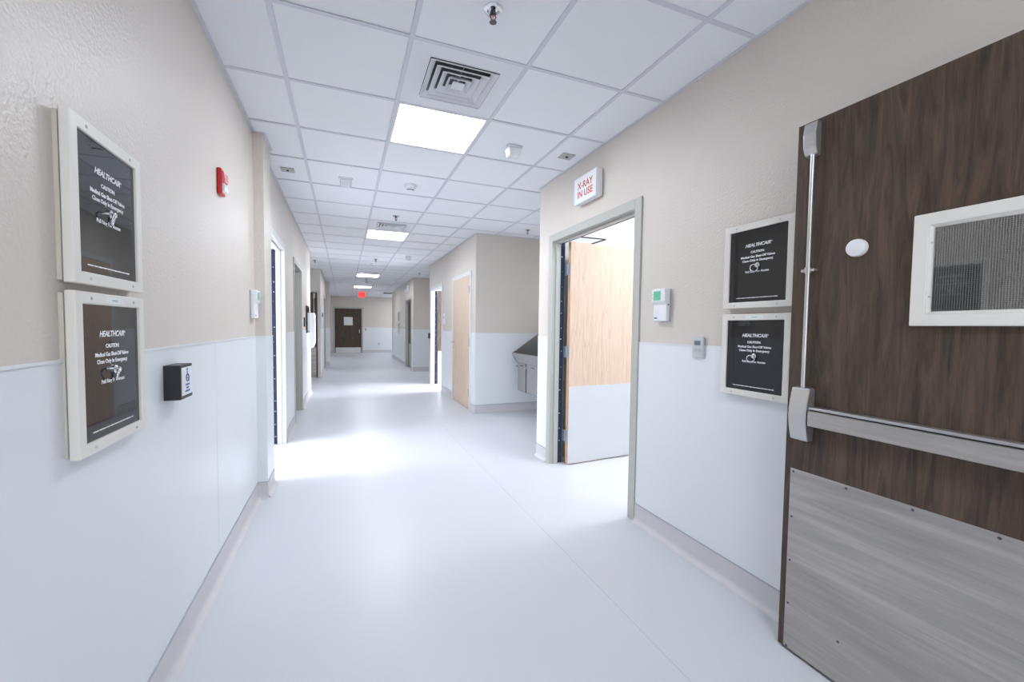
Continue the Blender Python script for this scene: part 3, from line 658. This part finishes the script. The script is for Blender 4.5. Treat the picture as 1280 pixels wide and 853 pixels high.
# left wall: black panel, reader, dispenser
t = on_wall('display_panel', 'left', XL, 5.93, 1.41, 'black framed wall panel beside the taupe door', 'wall panel')
box('panel_frame', 'board', t, -.22, .22, -.025, 0, -.235, .235, bevel=.004); box('screen', 'black_glass', t, -.19, .19, -.027, -.025, -.2, .2)
t = on_wall('card_reader', 'left', XL, 5.35, 1.36, 'small black reader next to the taupe door frame', 'reader'); box('housing', 'black', t, -.03, .03, -.02, 0, -.075, .075, bevel=.003); box('led_bar', 'grey_plastic', t, -.015, .015, -.021, -.02, .05, .058)
t = on_wall('wall_dispenser', 'left', XL, 6.53, .88, 'white wall dispenser at the corner before the left recess', 'dispenser')
MB().prism([(0, .66), (-.085, .66), (-.097, .62), (-.097, .10), (-.07, .02), (-.05, 0), (0, 0)], -.16, .16, 'x').build('body', 'white_plastic', t, bevel=.006)
box('cover_seam', 'grey_plastic', t, -.161, .161, -.0975, -.09, .40, .404); box('window', 'grey_plastic', t, -.03, .03, -.0985, -.097, .45, .60)
t = on_wall('notice_board', 'left', .35, 9.82, 1.50, 'pale blue notice board with a black switch on it past the left recess', 'notice board')
box('board', 'board_blue', t, -.56, .56, -.012, 0, -.28, .28, bevel=.003); box('black_switch', 'black', t, -.05, .05, -.03, -.012, .03, .13)
# end wall plates
t = on_wall('switch_plate', 'far', 1.864, 19, 1.13, 'small grey switch plate right of the end door', 'switch'); box('plate', 'grey_plate', t, -.045, .045, -.008, 0, -.07, .07, bevel=.003); box('toggle', 'black', t, -.008, .008, -.02, -.008, -.015, .015)
t = on_wall('power_outlet', 'far', 2.478, 19, .43, 'pale outlet plate low on the end wall', 'outlet'); box('plate', 'grey_plastic', t, -.04, .04, -.008, 0, -.06, .06, bevel=.003)
for q in (-.025, .025): box('socket', 'grey_plate', t, -.015, .015, -.010, -.008, q-.014, q+.014)

# ------------------------------------------------------------------ scrub sink in the alcove
t = tag(empty('scrub_sink', (3.938, 3.08, 0), ROT['right']), 'stainless steel wall-hung scrub sink with two front panels in the alcove', 'sink')
a = .62                          # half length; local -x = far end
zl, zb_, dl = .93, 1.34, .66     # lip height, back height, depth
for s in (-1, 1):
    x0, x1 = sorted((s*a, s*(a-.02)))
    MB().prism([(0, zb_), (-.05, zb_), (-dl, zl), (-dl, zl-.03), (-dl+.06, .80), (0, .74)], x0, x1, 'x').build('end_panel', 'sink_steel', t, bevel=.003)
box('backsplash', 'sink_steel', t, -a+.02, a-.02, -.03, 0, .70, zb_)
MB().prism([(-dl, zl), (-dl, zl-.045), (-dl+.025, zl-.05), (-dl+.06, .79), (-dl+.075, .79), (-dl+.045, zl)], -a+.02, a-.02, 'x').build('front_apron', 'sink_steel', t, bevel=.003)
box('basin_floor', 'sink_steel', t, -a+.02, a-.02, -dl+.06, -.03, .72, .74)
bd = MB().prism([(0, .72), (-.56, .79), (-.56, .36), (-.45, .33), (0, .33)], -a+.05, a-.05, 'x').build('cabinet_body', 'dark_metal', t)  # coloured dark to give the shade in the gaps between knee panels
for x0, x1 in ((-.56, -.285), (-.245, .17), (.20, .56)):
    p = MB().box(x0, x1, -.585, -.561, .37, .785).build('knee_panel', 'sink_steel', t, bevel=.004); box('panel_slot', 'black', p, (x0+x1)/2-.05, (x0+x1)/2+.05, -.5862, -.585, .735, .75)
for k in (-.3, .3):
    MB().tube((k, -.03, 1.22), (k, -.16, 1.24), .012).tube((k, -.16, 1.24), (k, -.26, 1.12), .010).build('faucet', 'chrome', t, smooth=True)

# x-ray room fixtures
for x, y, wh in ((3.75, .45, 'right inside'), (3.75, -1.0, 'deeper in the near corner'), (5.0, .45, 'far inside')):
    t = tag(empty('ceiling_light', (x, y, CEIL)), 'bright ceiling panel light %s the room behind the X-ray doorway' % wh, 'light'); h = .3
    for b in ((-h, h, -h, -h+.015), (-h, h, h-.015, h), (-h, -h+.015, -h+.015, h-.015), (h-.015, h, -h+.015, h-.015)): box('light_frame', 'white_metal', t, *b, -.02, -.0005)
    box('diffuser', 'xroom_light', t, -h+.015, h-.015, -h+.015, h-.015, -.014, -.004)
